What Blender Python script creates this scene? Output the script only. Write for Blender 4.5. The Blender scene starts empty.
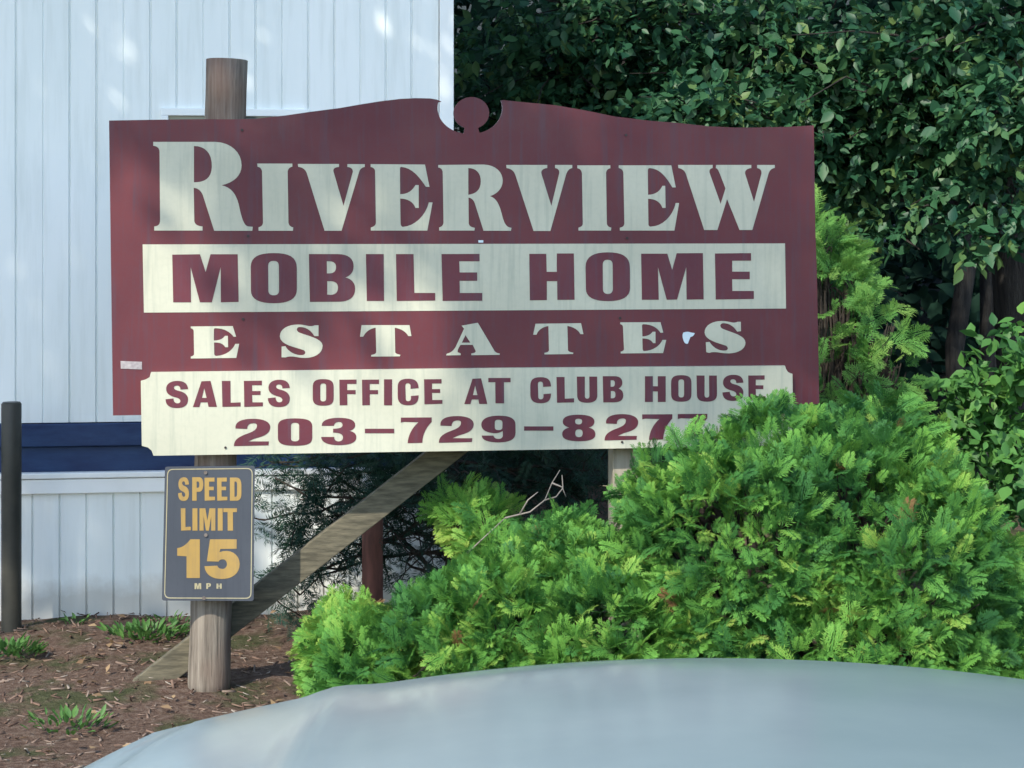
import bpy, math, random, re
import numpy as np
from mathutils import Vector, Matrix
from mathutils.geometry import tessellate_polygon
R = math.radians
rng = np.random.default_rng(7); random.seed(7)

# ------------------------------------------------------------------ camera, light, exposure
scene = bpy.context.scene
col = scene.collection
F, CX, HY, EYE = 1800.0, 512.0, 240.0, 1.5
cd = bpy.data.cameras.new('camera'); cam = bpy.data.objects.new('camera', cd); col.objects.link(cam)
cam.location = (0, 0, EYE); cam.rotation_euler = (R(90), 0, 0)
cd.sensor_width = 36; cd.lens = F / 1024 * 36; cd.shift_y = -(384 - HY) / 1024
cd.clip_start = 0.05; cd.clip_end = 2000
scene.camera = cam

SUN_EL, SUN_AZ = 43, 30        # the sun stands behind the camera to its left
w = bpy.data.worlds.new('World'); scene.world = w; w.use_nodes = True
wn = w.node_tree.nodes; bg = wn['Background']
sky = wn.new('ShaderNodeTexSky'); sky.sky_type = 'NISHITA'; sky.sun_disc = False
sky.sun_elevation = R(SUN_EL); sky.sun_rotation = R(180 + SUN_AZ)
sky.air_density = 1.3; sky.dust_density = 0.6; sky.ozone_density = 2.0
w.node_tree.links.new(sky.outputs[0], bg.inputs[0]); bg.inputs[1].default_value = 0.15
sd = bpy.data.lights.new('sun', 'SUN'); sd.energy = 2.45; sd.angle = R(0.6); sd.color = (1.0, 0.93, 0.80)
sun = bpy.data.objects.new('sun', sd); col.objects.link(sun)
d_ = Vector((math.sin(R(SUN_AZ)) * math.cos(R(SUN_EL)), math.cos(R(SUN_AZ)) * math.cos(R(SUN_EL)), -math.sin(R(SUN_EL))))
sun.rotation_euler = d_.to_track_quat('-Z', 'Y').to_euler()
SUNV = -d_
scene.view_settings.view_transform = 'Standard'; scene.view_settings.look = 'None'
scene.view_settings.gamma = 1; scene.view_settings.exposure = 1.22
scene.view_settings.use_curve_mapping = False

# ------------------------------------------------------------------ helpers
def tag(o, label=None, cat=None, group=None, kind=None):
    if label: o['label'] = label
    if cat: o['category'] = cat
    if group: o['group'] = group
    if kind: o['kind'] = kind
    return o
def empty(name, loc=(0, 0, 0), **k):
    o = bpy.data.objects.new(name, None); o.location = loc; col.objects.link(o); o.empty_display_size = .1
    return tag(o, **k)
def link(name, me, mat, parent=None, smooth=False, loc=None):
    o = bpy.data.objects.new(name, me); col.objects.link(o)
    if mat: me.materials.append(mat)
    if smooth: me.polygons.foreach_set('use_smooth', [True] * len(me.polygons))
    if parent:
        o.parent = parent
        p = Vector((0, 0, 0)); q = parent
        while q: p += q.location; q = q.parent
        o.location = -p                       # all vertices are written in world metres
    return o
class MB:
    def __init__(s): s.v = []; s.f = []
    def add(s, vs, fs):
        n = len(s.v); s.v += [tuple(v) for v in vs]; s.f += [tuple(i + n for i in f) for f in fs]
    def box(s, c, h, ax=None):
        ax = ax or (Vector((1, 0, 0)), Vector((0, 1, 0)), Vector((0, 0, 1))); c = Vector(c)
        vs = [c + ax[0] * h[0] * i + ax[1] * h[1] * j + ax[2] * h[2] * k for i in (-1, 1) for j in (-1, 1) for k in (-1, 1)]
        s.add(vs, [(0, 1, 3, 2), (4, 6, 7, 5), (0, 4, 5, 1), (2, 3, 7, 6), (0, 2, 6, 4), (1, 5, 7, 3)])
    def tube(s, pts, rad, n=10, caps=True):
        pts = [Vector(p) for p in pts]; base = len(s.v); prev = None
        for i, p in enumerate(pts):
            t = (pts[min(i + 1, len(pts) - 1)] - pts[max(i - 1, 0)]).normalized()
            if prev is None:
                a = t.orthogonal().normalized()
            else:
                a = (prev - t * prev.dot(t)).normalized()
            prev = a; b = t.cross(a); r = rad[i] if hasattr(rad, '__len__') else rad
            for k in range(n):
                an = 2 * math.pi * k / n
                s.v.append(tuple(p + (a * math.cos(an) + b * math.sin(an)) * r))
        for i in range(len(pts) - 1):
            for k in range(n):
                k2 = (k + 1) % n
                s.f.append((base + i * n + k, base + i * n + k2, base + (i + 1) * n + k2, base + (i + 1) * n + k))
        if caps:
            s.f.append(tuple(base + k for k in range(n))[::-1])
            s.f.append(tuple(base + (len(pts) - 1) * n + k for k in range(n)))
    def build(s, name, mat, parent=None, smooth=False, bevel=0):
        me = bpy.data.meshes.new(name); me.from_pydata(s.v, [], s.f); me.validate(); me.update()
        o = link(name, me, mat, parent, smooth)
        if bevel:
            m = o.modifiers.new('bevel', 'BEVEL'); m.width = bevel; m.segments = 2; m.limit_method = 'ANGLE'
        return o
def np_mesh(name, v, f, mat, parent=None, var=None):
    """v (n,3), f (m,4) arrays -> one mesh object, optional per point float attribute"""
    me = bpy.data.meshes.new(name); n, m = len(v), len(f)
    me.vertices.add(n); me.vertices.foreach_set('co', v.astype(np.float32).ravel())
    me.loops.add(m * 4); me.loops.foreach_set('vertex_index', f.astype(np.int32).ravel())
    me.polygons.add(m); me.polygons.foreach_set('loop_start', np.arange(0, m * 4, 4, dtype=np.int32))
    me.update(calc_edges=True)
    if var is not None:
        a = me.attributes.new('var', 'FLOAT', 'POINT'); a.data.foreach_set('value', var.astype(np.float32))
    return link(name, me, mat, parent)

# nodes
def mat(name, rough=0.6, metallic=0, spec=0.5):
    m = bpy.data.materials.new(name); m.use_nodes = True
    b = m.node_tree.nodes['Principled BSDF']
    b.inputs['Roughness'].default_value = rough; b.inputs['Metallic'].default_value = metallic
    b.inputs['Specular IOR Level'].default_value = spec
    return m, m.node_tree, b
def noise(nt, scale, detail=4, stretch=None, rough=.6, space='Object'):
    tc = nt.nodes.new('ShaderNodeTexCoord'); n = nt.nodes.new('ShaderNodeTexNoise')
    n.inputs['Scale'].default_value = scale; n.inputs['Detail'].default_value = detail; n.inputs['Roughness'].default_value = rough
    if stretch:
        mp = nt.nodes.new('ShaderNodeMapping'); mp.inputs['Scale'].default_value = stretch
        nt.links.new(tc.outputs[space], mp.inputs[0]); nt.links.new(mp.outputs[0], n.inputs['Vector'])
    else: nt.links.new(tc.outputs[space], n.inputs['Vector'])
    return n
def ramp(nt, src, stops):
    r = nt.nodes.new('ShaderNodeValToRGB'); e = r.color_ramp.elements
    while len(e) < len(stops): e.new(.5)
    for i, (p, c) in enumerate(stops):
        e[i].position = p; e[i].color = (*c, 1) if len(c) == 3 else c
    nt.links.new(src, r.inputs[0]); return r
def bump(nt, b, src, strength, dist=.005):
    n = nt.nodes.new('ShaderNodeBump'); n.inputs['Strength'].default_value = strength; n.inputs['Distance'].default_value = dist
    nt.links.new(src, n.inputs['Height']); nt.links.new(n.outputs[0], b.inputs['Normal'])
def mixc(nt, fac, a, b, mode='MIX'):
    m = nt.nodes.new('ShaderNodeMix'); m.data_type = 'RGBA'; m.blend_type = mode
    if isinstance(fac, (int, float)): m.inputs[0].default_value = fac
    else: nt.links.new(fac, m.inputs[0])
    for i, c in ((6, a), (7, b)):
        if isinstance(c, tuple): m.inputs[i].default_value = (*c, 1)
        else: nt.links.new(c, m.inputs[i])
    return m.outputs[2]
def surface(name, lo, hi, scale=3, stretch=None, rough=.6, bscale=None, bstr=.2, bstretch=None, spec=.3, p=(.35, .65), bdist=.004):
    m, nt, b = mat(name, rough, 0, spec)
    n = noise(nt, scale, 6, stretch); r = ramp(nt, n.outputs[0], [(p[0], lo), (p[1], hi)])
    nt.links.new(r.outputs[0], b.inputs['Base Color'])
    if bscale: bump(nt, b, noise(nt, bscale, 5, bstretch).outputs[0], bstr, bdist)
    return m
def painted(name, base, fade, stain):
    """old sign paint: broad fading, thin runs down the face, fine grime, low gloss"""
    m, nt, b = mat(name, .5, 0, .35)
    a = ramp(nt, noise(nt, 2.2, 3).outputs[0], [(.35, base), (.7, fade)]).outputs[0]
    s = ramp(nt, noise(nt, 9, 4, (6, 6, .35)).outputs[0], [(.50, (0, 0, 0)), (.74, (1, 1, 1))]).outputs[0]
    g = ramp(nt, noise(nt, 60, 5).outputs[0], [(.45, (0, 0, 0)), (.8, (.5, .5, .5))]).outputs[0]
    c = mixc(nt, s, a, mixc(nt, .6, a, stain)); c = mixc(nt, g, c, mixc(nt, .45, c, stain))
    nt.links.new(c, b.inputs['Base Color'])
    rr = ramp(nt, noise(nt, 5, 3).outputs[0], [(.3, (.38,) * 3), (.7, (.6,) * 3)]).outputs[0]; nt.links.new(rr, b.inputs['Roughness'])
    bump(nt, b, noise(nt, 45, 4, (1, 1, .25)).outputs[0], .12, .002)
    return m
M = {}
M['maroon'] = painted('maroon paint', (.095, .020, .028), (.135, .029, .036), (.075, .042, .06))
M['cream'] = painted('cream paint', (.47, .46, .36), (.55, .54, .43), (.33, .35, .28))
M['letter_maroon'] = painted('maroon letters', (.10, .022, .034), (.14, .03, .042), (.09, .05, .07))
M['sign_grey'] = painted('grey sheet sign', (.058, .066, .082), (.072, .08, .098), (.045, .05, .065))
M['sign_gold'] = painted('gold sign letters', (.36, .23, .07), (.44, .29, .10), (.22, .16, .09))
M['sign_line'] = painted('worn border line', (.38, .33, .20), (.46, .42, .28), (.2, .2, .16))
m, nt, b = mat('weathered round post', .88, 0, .2)
_g = noise(nt, 6, 7, (10, 10, .5), .7); _c = ramp(nt, _g.outputs[0], [(.3, (.09, .075, .06)), (.5, (.20, .17, .14)), (.7, (.32, .28, .23))]).outputs[0]
_r = ramp(nt, noise(nt, 3, 3, (1, 1, .5)).outputs[0], [(.5, (0, 0, 0)), (.7, (.7, .7, .7))]).outputs[0]; _c = mixc(nt, _r, _c, (.17, .085, .06))
_k = ramp(nt, noise(nt, 7, 3, (14, 14, .35)).outputs[0], [(.30, (1, 1, 1)), (.36, (0, 0, 0))]).outputs[0]
nt.links.new(mixc(nt, _k, _c, (.03, .025, .02)), b.inputs['Base Color']); bump(nt, b, _g.outputs[0], .9, .006); M['post'] = m
M['brace'] = surface('weathered brace board', (.075, .068, .048), (.165, .145, .10), 9, (1.2, 5, 9), .8, 30, .4, (1, 6, 6))
M['timber'] = surface('pale square post', (.26, .23, .17), (.40, .36, .28), 6, (7, 7, .5), .8, 20, .4, (8, 8, .4))
M['rust_post'] = surface('red brown post', (.10, .045, .035), (.20, .085, .065), 7, (4, 4, .8), .8, 30, .4)
M['bollard'] = surface('dark painted pipe', (.028, .03, .026), (.055, .052, .042), 4, None, .5, 40, .2)
m, nt, b = mat('white siding', .5, 0, .3)
_c = ramp(nt, noise(nt, 2.2, 6, (1, 1, .35)).outputs[0], [(.35, (.76, .81, .80)), (.65, (.84, .87, .86))]).outputs[0]
_s = ramp(nt, noise(nt, 5, 6, (5, 5, .4)).outputs[0], [(.48, (0, 0, 0)), (.75, (.3, .3, .3))]).outputs[0]
_c = mixc(nt, _s, _c, (.50, .54, .50))
_tc = nt.nodes.new('ShaderNodeTexCoord'); _sx = nt.nodes.new('ShaderNodeSeparateXYZ'); nt.links.new(_tc.outputs['Object'], _sx.inputs[0])
_n = noise(nt, 9, 6); _a = nt.nodes.new('ShaderNodeMath'); _a.operation = 'MULTIPLY_ADD'; nt.links.new(_n.outputs[0], _a.inputs[0]); _a.inputs[1].default_value = -.16; nt.links.new(_sx.outputs[2], _a.inputs[2])
_d = ramp(nt, _a.outputs[0], [(0, (.6, .6, .6)), (.08, (0, 0, 0))]).outputs[0]
nt.links.new(mixc(nt, _d, _c, (.40, .37, .32)), b.inputs['Base Color']); bump(nt, b, noise(nt, 30, 4).outputs[0], .06, .003); M['siding'] = m
M['trim'] = surface('white trim', (.80, .82, .81), (.86, .88, .87), 5, None, .5)
M['blue'] = surface('blue rim panel', (.010, .026, .085), (.02, .05, .13), 5, (1, 1, 3), .55, 18, .3, (.6, .6, 4))
M['roof'] = surface('grey roof', (.12, .12, .12), (.2, .2, .2), 20)
M['asphalt'] = surface('asphalt', (.04, .04, .042), (.07, .07, .07), 60, None, .9, 150, .5)
M['bark'] = surface('bark', (.02, .018, .018), (.055, .05, .045), 6, (5, 5, .6), .9, 16, .8, (6, 6, .6), bdist=.02)
M['twig'] = surface('twig', (.025, .02, .018), (.07, .055, .045), 20, None, .9)
M['pale_twig'] = surface('pale bare twig', (.18, .16, .14), (.28, .25, .22), 20, None, .9)
M['rubber'] = surface('rubber', (.012,) * 3, (.025,) * 3, 20, None, .8)
M['steel'], _nt, _b = mat('wheel alloy', .35, 1); _b.inputs['Base Color'].default_value = (.5, .5, .52, 1)
M['black'] = surface('black plastic', (.015,) * 3, (.03,) * 3, 20, None, .5)
m, nt, b = mat('pale silver car paint', .5, .2, .4); b.inputs['Coat Weight'].default_value = .8
nt.links.new(ramp(nt, noise(nt, 2.5, 2, (1, .5, 1), .5).outputs[0], [(.3, (.10,) * 3), (.7, (.22,) * 3)]).outputs[0], b.inputs['Coat Roughness'])
nt.links.new(ramp(nt, noise(nt, 3, 5).outputs[0], [(.35, (.24, .32, .33)), (.7, (.30, .38, .39))]).outputs[0], b.inputs['Base Color'])
M['car'] = m
m, nt, b = mat('car glass', .03, 0, .6); b.inputs['Base Color'].default_value = (.02, .03, .03, 1); M['glass'] = m
m, nt, b = mat('lamp lens', .08, 0, .6); b.inputs['Base Color'].default_value = (.55, .58, .6, 1); M['lens'] = m
m, nt, b = mat('window pane', .05, 0, .6)
nt.links.new(ramp(nt, noise(nt, 2, 2).outputs[0], [(.3, (.05, .07, .08)), (.7, (.12, .15, .16))]).outputs[0], b.inputs['Base Color']); M['pane'] = m

def leafmat(name, stops, trans=.35, rough=.5, spec=.3):
    m, nt, b = mat(name, rough, 0, spec); out = nt.nodes['Material Output']
    at = nt.nodes.new('ShaderNodeAttribute'); at.attribute_name = 'var'
    n = noise(nt, 1.7, 2); ad = nt.nodes.new('ShaderNodeMath'); ad.operation = 'MULTIPLY_ADD'
    nt.links.new(n.outputs[0], ad.inputs[0]); ad.inputs[1].default_value = .5; nt.links.new(at.outputs['Fac'], ad.inputs[2])
    sb = nt.nodes.new('ShaderNodeMath'); sb.operation = 'SUBTRACT'; nt.links.new(ad.outputs[0], sb.inputs[0]); sb.inputs[1].default_value = .25
    r = ramp(nt, sb.outputs[0], stops); nt.links.new(r.outputs[0], b.inputs['Base Color'])
    t = nt.nodes.new('ShaderNodeBsdfTranslucent'); nt.links.new(r.outputs[0], t.inputs[0])
    mx = nt.nodes.new('ShaderNodeMixShader'); mx.inputs[0].default_value = trans
    nt.links.new(b.outputs[0], mx.inputs[1]); nt.links.new(t.outputs[0], mx.inputs[2]); nt.links.new(mx.outputs[0], out.inputs[0])
    return m
M['arbor'] = leafmat('arborvitae', [(0, (.025, .10, .04)), (.35, (.065, .21, .05)), (.68, (.17, .39, .07)), (.92, (.34, .48, .10)), (1, (.22, .13, .06))], .3, .6, .15)
M['arbor_lime'] = leafmat('lime arborvitae', [(0, (.04, .15, .05)), (.5, (.14, .34, .08)), (1, (.30, .48, .12))], .4, .6, .15)
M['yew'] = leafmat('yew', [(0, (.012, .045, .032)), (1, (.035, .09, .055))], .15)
M['broad'] = leafmat('broad leaf', [(0, (.016, .075, .045)), (.55, (.05, .15, .065)), (1, (.16, .24, .07))], .35, .45, .4)
M['shrub_leaf'] = leafmat('understory leaf', [(0, (.04, .13, .04)), (.6, (.10, .26, .06)), (1, (.2, .36, .08))], .35)
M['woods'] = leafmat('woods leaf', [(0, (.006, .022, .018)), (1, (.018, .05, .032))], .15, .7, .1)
M['weed'] = leafmat('weed leaf', [(0, (.05, .14, .04)), (1, (.12, .25, .06))], .3)

# ------------------------------------------------------------------ sign plane, glyph outlines
TH = math.atan(.13); TX = Vector((math.cos(TH), math.sin(TH), 0)); TN = Vector((-math.sin(TH), math.cos(TH), 0))   # along / away from viewer
def onplane(px, py, Y0=6.03, off=0.0):
    """point of a vertical plane yawed like the sign; off = metres towards the viewer"""
    a = (px - CX) / F; b = -(py - HY) / F; Y0 = Y0 - off / math.cos(TH)
    Y = Y0 / (1 - math.tan(TH) * a)
    return Vector((a * Y, Y, EYE + b * Y))
def at(px, py, Y): return Vector(((px - CX) / F * Y, Y, EYE - (py - HY) / F * Y))
def path(s, n=8):
    loops = []; cur = None; toks = re.findall(r'[MLQCZ]|-?\d+\.?\d*', s); i = 0; cmd = None
    while i < len(toks):
        if toks[i].isalpha(): cmd = toks[i]; i += 1
        if cmd == 'Z': continue
        g = lambda k: [(float(toks[i + 2 * j]), float(toks[i + 2 * j + 1])) for j in range(k)]
        if cmd == 'M': cur = g(1); loops.append(cur); i += 2; cmd = 'L'
        elif cmd == 'L': cur += g(1); i += 2
        elif cmd == 'Q':
            p0 = cur[-1]; p1, p2 = g(2); i += 4
            for k in range(1, n + 1):
                t = k / n; cur.append(tuple((1 - t) ** 2 * p0[j] + 2 * t * (1 - t) * p1[j] + t * t * p2[j] for j in (0, 1)))
        elif cmd == 'C':
            p0 = cur[-1]; p1, p2, p3 = g(3); i += 6
            for k in range(1, n + 1):
                t = k / n; cur.append(tuple((1 - t) ** 3 * p0[j] + 3 * t * (1 - t) ** 2 * p1[j] + 3 * t * t * (1 - t) * p2[j] + t ** 3 * p3[j] for j in (0, 1)))
    out = []
    for l in loops:
        q = [l[0]]
        for p in l[1:]:
            if abs(p[0] - q[-1][0]) + abs(p[1] - q[-1][1]) > 1e-4: q.append(p)
        if abs(q[0][0] - q[-1][0]) + abs(q[0][1] - q[-1][1]) < 1e-4: q.pop()
        out.append(q)
    return out
def plate(mb, loops, Y0, front, thick):
    """solid cut-out: loops in photo pixels on the plane; front face 'front' metres proud, 'thick' deep"""
    L3 = [[Vector((x, -y, 0)) for x, y in l] for l in loops]
    tris = tessellate_polygon(L3); flat = [p for l in loops for p in l]; n = len(flat)
    fr = [onplane(x, y, Y0, front) for x, y in flat]; bk = [p + TN * thick for p in fr]
    fs = []
    for t in tris:
        a, b_, c = (L for L in t)
        A, B, C_ = (Vector((flat[k][0], -flat[k][1])) for k in (a, b_, c))
        cr = (B - A).cross(C_ - A)
        if abs(cr) < 1e-7: continue
        if cr < 0: a, c = c, a
        fs.append((a, b_, c)); fs.append((a + n, c + n, b_ + n))
    o = 0
    for l in loops:
        m_ = len(l)
        for k in range(m_):
            a, b_ = o + k, o + (k + 1) % m_; fs.append((a, b_, b_ + n, a + n))
        o += m_
    mb.add(fr + bk, fs)
def fix_normals(o):
    import bmesh
    b = bmesh.new(); b.from_mesh(o.data); bmesh.ops.recalc_face_normals(b, faces=b.faces); b.to_mesh(o.data); b.free(); return o
CROP = dict(A=(140, 120, 5.12), B=(340, 120, 5.12), C=(500, 120, 5.12), D=(640, 120, 5.12), E=(140, 230, 5.12), F=(320, 230, 5.12),
            G=(500, 230, 5.12), H=(640, 230, 5.12), I=(130, 350, 5.12), J=(310, 350, 5.12), K=(470, 350, 5.12), L=(620, 330, 5.12),
            S=(150, 455, 8.533), N=(150, 520, 8.533))
def crop(k, loops):
    x0, y0, s = CROP[k]; return [[(x0 + x / s, y0 + y / s) for x, y in l] for l in loops]
def fit(loops, box, src=None):
    xs = [p[0] for l in loops for p in l]; ys = [p[1] for l in loops for p in l]
    a, c, b_, d = src or (min(xs), min(ys), max(xs), max(ys)); x0, y0, x1, y1 = box
    return [[(x0 + (x - a) / (b_ - a) * (x1 - x0), y0 + (y - c) / (d - c) * (y1 - y0)) for x, y in l] for l in loops]
SERIF = [
 ('A', 'M68,112 L385,112 C470,115 520,170 520,232 C520,285 480,320 418,334 C465,345 490,375 505,430 C520,500 530,540 553,545 L577,547 L575,567 L380,567 L322,385 Q308,350 275,347 L278,515 Q280,543 320,545 L320,566 L73,566 L73,545 Q103,543 103,515 L100,160 Q98,135 68,132 Z M276,133 C330,133 370,165 368,240 C366,300 330,320 276,319 Z'),
 ('A', 'M600,223 L780,223 L780,239 Q758,243 756,265 L760,525 Q763,546 785,550 L783,567 L607,567 L607,549 Q628,545 630,525 L625,265 Q623,243 602,239 Z'),
 ('A', 'M808,225 L1019,225 L1019,240 Q987,243 990,262 L1042,440 L1090,265 Q1090,243 1062,240 L1062,226 L1151,226 L1151,240 Q1128,245 1122,265 L1032,567 L945,567 L855,275 Q845,243 810,240 Z'),
 ('B', 'M157,226 L435,228 L458,342 L440,342 C405,290 370,245 315,240 Q307,240 307,250 L308,380 C350,380 370,360 387,333 L403,333 L403,450 L387,450 C375,420 350,403 308,402 L310,530 Q312,546 322,547 C380,545 440,490 455,422 L474,422 L447,566 L158,566 L158,550 Q183,545 184,525 L180,265 Q180,245 157,240 Z'),
 ('B', 'M503,230 L735,228 C800,230 833,270 833,310 C833,350 805,378 768,390 C800,400 815,430 828,480 C840,530 850,550 878,552 L875,567 L735,567 L690,425 Q680,400 658,397 L659,530 Q662,548 690,552 L688,566 L508,566 L508,550 Q528,545 530,525 L526,265 Q523,246 503,243 Z M657,246 C700,246 722,275 721,315 C720,360 695,378 657,383 Z'),
 ('C', 'M32,230 L242,230 L242,246 Q208,250 212,275 L263,440 L303,275 Q308,250 282,246 L282,230 L370,230 L370,246 Q347,250 338,280 L258,568 L172,568 L80,285 Q70,250 34,246 Z'),
 ('C', 'M396,232 L565,232 L565,247 Q545,250 543,272 L547,530 Q550,548 570,551 L568,566 L402,566 L402,551 Q424,546 424,530 L420,275 Q418,250 396,247 Z'),
 ('C', 'M608,232 L877,232 L900,345 L883,345 C850,290 820,250 768,246 Q758,247 757,256 L758,383 C800,382 820,362 832,337 L846,337 L848,450 L832,450 C822,422 800,404 758,403 L760,535 Q762,546 772,546 C830,545 885,495 900,425 L917,425 L893,566 L614,566 L614,551 Q636,548 637,530 L632,272 Q630,250 608,246 Z'),
 ('D', 'M195,230 L372,230 L372,246 Q352,250 356,270 L413,430 L438,350 L405,265 Q398,248 388,246 L390,230 L570,230 L570,246 Q535,250 538,275 L584,420 L622,275 Q625,250 600,246 L600,230 L690,230 L690,245 Q665,250 658,275 L575,563 L510,563 L446,405 L396,563 L329,563 L235,275 Q225,250 197,246 Z')]
BLOCK = [
 ('E', 'M165,126 L307,124 L336,215 L361,124 L500,124 L505,368 L414,370 L413,190 L368,370 L307,370 L259,190 L261,370 L170,370 Z'),
 ('E', 'M567,190 C567,135 610,118 685,118 C760,118 803,135 803,195 L803,305 C803,355 760,375 685,375 C610,375 568,355 568,310 Z M656,185 Q656,158 684,158 Q711,158 711,185 L712,308 Q712,334 685,334 Q657,334 657,308 Z'),
 ('F', 'M-57,123 L90,123 C150,123 172,150 172,185 C172,215 155,235 130,243 C165,250 180,275 180,300 C180,345 150,367 95,367 L-52,368 Z M35,160 L50,160 Q82,162 82,190 Q82,220 50,222 L35,222 Z M37,262 L55,262 Q92,264 92,295 Q92,330 55,332 L37,330 Z'),
 ('F', 'M235,123 L326,123 L328,363 L240,363 Z'),
 ('F', 'M389,123 L479,123 L483,322 L590,322 L590,361 L393,363 Z'),
 ('F', 'M622,123 L817,122 L817,160 L713,160 L715,217 L805,217 L805,260 L715,260 L716,322 L831,322 L831,362 L628,363 Z'),
 ('G', 'M150,122 L237,122 L239,214 L291,214 L291,120 L378,120 L382,357 L294,358 L293,262 L240,262 L240,359 L153,360 Z'),
 ('G', 'M438,190 C438,135 480,114 552,114 C625,114 665,135 665,190 L666,295 C666,345 625,364 553,364 C480,364 440,345 440,300 Z M526,180 Q526,152 551,152 Q577,152 577,180 L578,300 Q578,327 552,327 Q527,327 527,300 Z'),
 ('H', 'M6,121 L140,121 L165,205 L188,119 L322,118 L326,355 L239,356 L237,190 L190,356 L137,357 L92,190 L96,357 L10,357 Z'),
 ('H', 'M384,120 L569,118 L569,157 L472,157 L472,213 L562,213 L562,252 L472,252 L473,312 L583,312 L583,353 L388,356 Z')]
WIDE = [
 ('E', 'M260,494 L475,492 L492,546 L480,547 C460,520 430,503 385,503 Q378,504 378,512 L378,566 C410,566 425,556 435,542 L450,542 L451,600 L437,600 C425,582 410,575 379,576 L380,635 Q382,645 392,645 C440,642 475,615 488,583 L508,583 L493,655 L260,658 L260,648 Q275,645 277,635 L275,518 Q274,506 260,503 Z'),
 ('E', 'M914,488 L914,543 L893,543 C870,505 840,495 815,497 C800,500 798,515 815,525 C850,540 935,555 935,592 C935,635 890,655 845,655 C800,655 780,640 745,652 L725,652 L725,597 L745,595 C760,625 800,645 835,640 C850,635 850,622 838,615 C800,600 718,590 716,545 C716,505 760,484 810,484 C850,484 870,500 895,488 Z'),
 ('F', 'M213,487 L458,487 L468,543 L452,543 Q435,510 383,500 L385,625 Q386,635 412,639 L408,647 L262,648 L262,640 Q287,636 288,625 L285,500 Q240,508 221,546 L205,546 Z'),
 ('F', 'M725,490 L808,475 L893,618 Q902,632 920,632 L920,639 L775,641 L775,632 Q800,630 797,618 L782,588 L720,588 Q702,612 705,626 L720,632 L720,641 L645,642 L650,633 Q678,628 695,598 L738,505 Z M745,538 L770,577 L726,577 Z'),
 ('G', 'M182,480 L415,477 L427,533 L412,533 Q395,500 345,491 L348,615 Q350,625 376,628 L374,635 L228,637 L228,629 Q250,626 251,615 L248,491 Q200,500 187,536 L170,536 Z'),
 ('G', 'M616,473 L822,472 L836,525 L822,526 C805,498 775,483 735,482 Q727,483 727,492 L729,545 C755,545 772,535 782,521 L796,521 L796,579 L784,579 C775,563 758,555 729,555 L730,610 Q732,620 740,620 C785,618 820,592 832,563 L851,563 L835,630 L618,632 L618,623 Q634,620 635,610 L630,498 Q630,485 616,482 Z'),
 ('H', 'M516,470 L517,518 L498,520 C475,485 450,477 425,477 C405,480 408,500 425,507 C470,525 540,540 540,577 C540,612 500,630 455,632 C410,632 385,618 355,629 L340,626 L337,575 L356,573 C375,605 410,622 440,617 C455,612 452,600 440,592 C400,578 333,565 331,525 C331,485 375,466 420,466 C460,466 475,482 500,470 Z')]
G = dict(
 S='M297,200 L258,202 Q258,182 240,182 Q225,183 225,193 Q226,203 245,208 C280,215 297,230 297,253 C297,285 275,297 240,297 C205,297 182,285 182,252 L222,248 Q224,272 242,273 Q258,273 258,260 Q257,250 240,244 C205,236 185,225 185,198 C185,172 210,158 242,158 C278,158 295,172 297,200 Z',
 A='M322,292 L366,160 L412,158 L445,291 L402,291 L397,268 L362,268 L355,292 Z M380,195 L392,245 L368,245 Z',
 L='M470,158 L514,158 L515,270 L566,268 L566,289 L473,291 Z',
 E='M583,158 L675,157 L675,180 L625,180 L625,210 L668,210 L668,230 L625,230 L626,268 L680,268 L680,288 L585,291 Z',
 F='M583,158 L675,157 L675,180 L625,180 L625,212 L670,212 L670,233 L625,233 L626,290 L585,291 Z',
 I='M0,0 L10,0 L10,30 L0,30 Z', T='M0,0 L100,0 L100,17 L70,17 L71,100 L32,100 L31,17 L0,17 Z',
 O='M0,30 C0,8 12,0 50,0 C88,0 100,8 100,30 L100,70 C100,92 88,100 50,100 C12,100 0,92 0,70 Z M36,27 Q36,16 50,16 Q64,16 64,27 L64,73 Q64,84 50,84 Q36,84 36,73 Z',
 C='M556,195 L515,198 L515,185 Q514,170 500,170 Q488,170 488,185 L490,248 Q490,262 503,262 Q516,262 517,248 L517,235 L556,232 C556,268 540,283 502,283 C465,283 449,268 449,235 L449,190 C449,160 465,147 502,147 C540,147 554,160 556,195 Z',
 U='M547,136 L588,136 L588,235 Q588,249 600,249 Q612,249 612,235 L611,136 L651,136 L652,230 C652,258 637,270 600,270 C562,270 549,258 549,232 Z',
 B='M680,134 L740,134 C768,134 780,147 780,168 C780,182 772,192 760,197 C778,203 785,215 785,232 C785,255 770,268 738,268 L683,268 Z M720,155 L730,155 Q742,156 742,171 Q742,187 730,188 L720,188 Z M721,210 L732,210 Q745,211 745,228 Q745,246 732,247 L721,247 Z',
 H='M0,0 L38,0 L38,39 L62,39 L62,0 L100,0 L100,100 L62,100 L62,59 L38,59 L38,100 L0,100 Z',
 M='M0,0 L37,0 L50,55 L63,0 L100,0 L100,100 L74,100 L74,35 L59,100 L41,100 L26,35 L26,100 L0,100 Z',
 P='M0,0 L60,0 C90,0 100,12 100,30 C100,50 88,62 60,62 L40,62 L40,100 L0,100 Z M40,18 L52,18 Q64,19 64,31 Q64,44 52,45 L40,45 Z',
 D='M0,0 L55,0 C88,0 100,14 100,36 L100,66 C100,88 88,100 55,100 L0,100 Z M40,17 L50,17 Q62,18 62,30 L62,70 Q62,82 50,83 L40,83 Z',
 h='M0,0 L10,0 L10,2 L0,2 Z')
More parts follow.
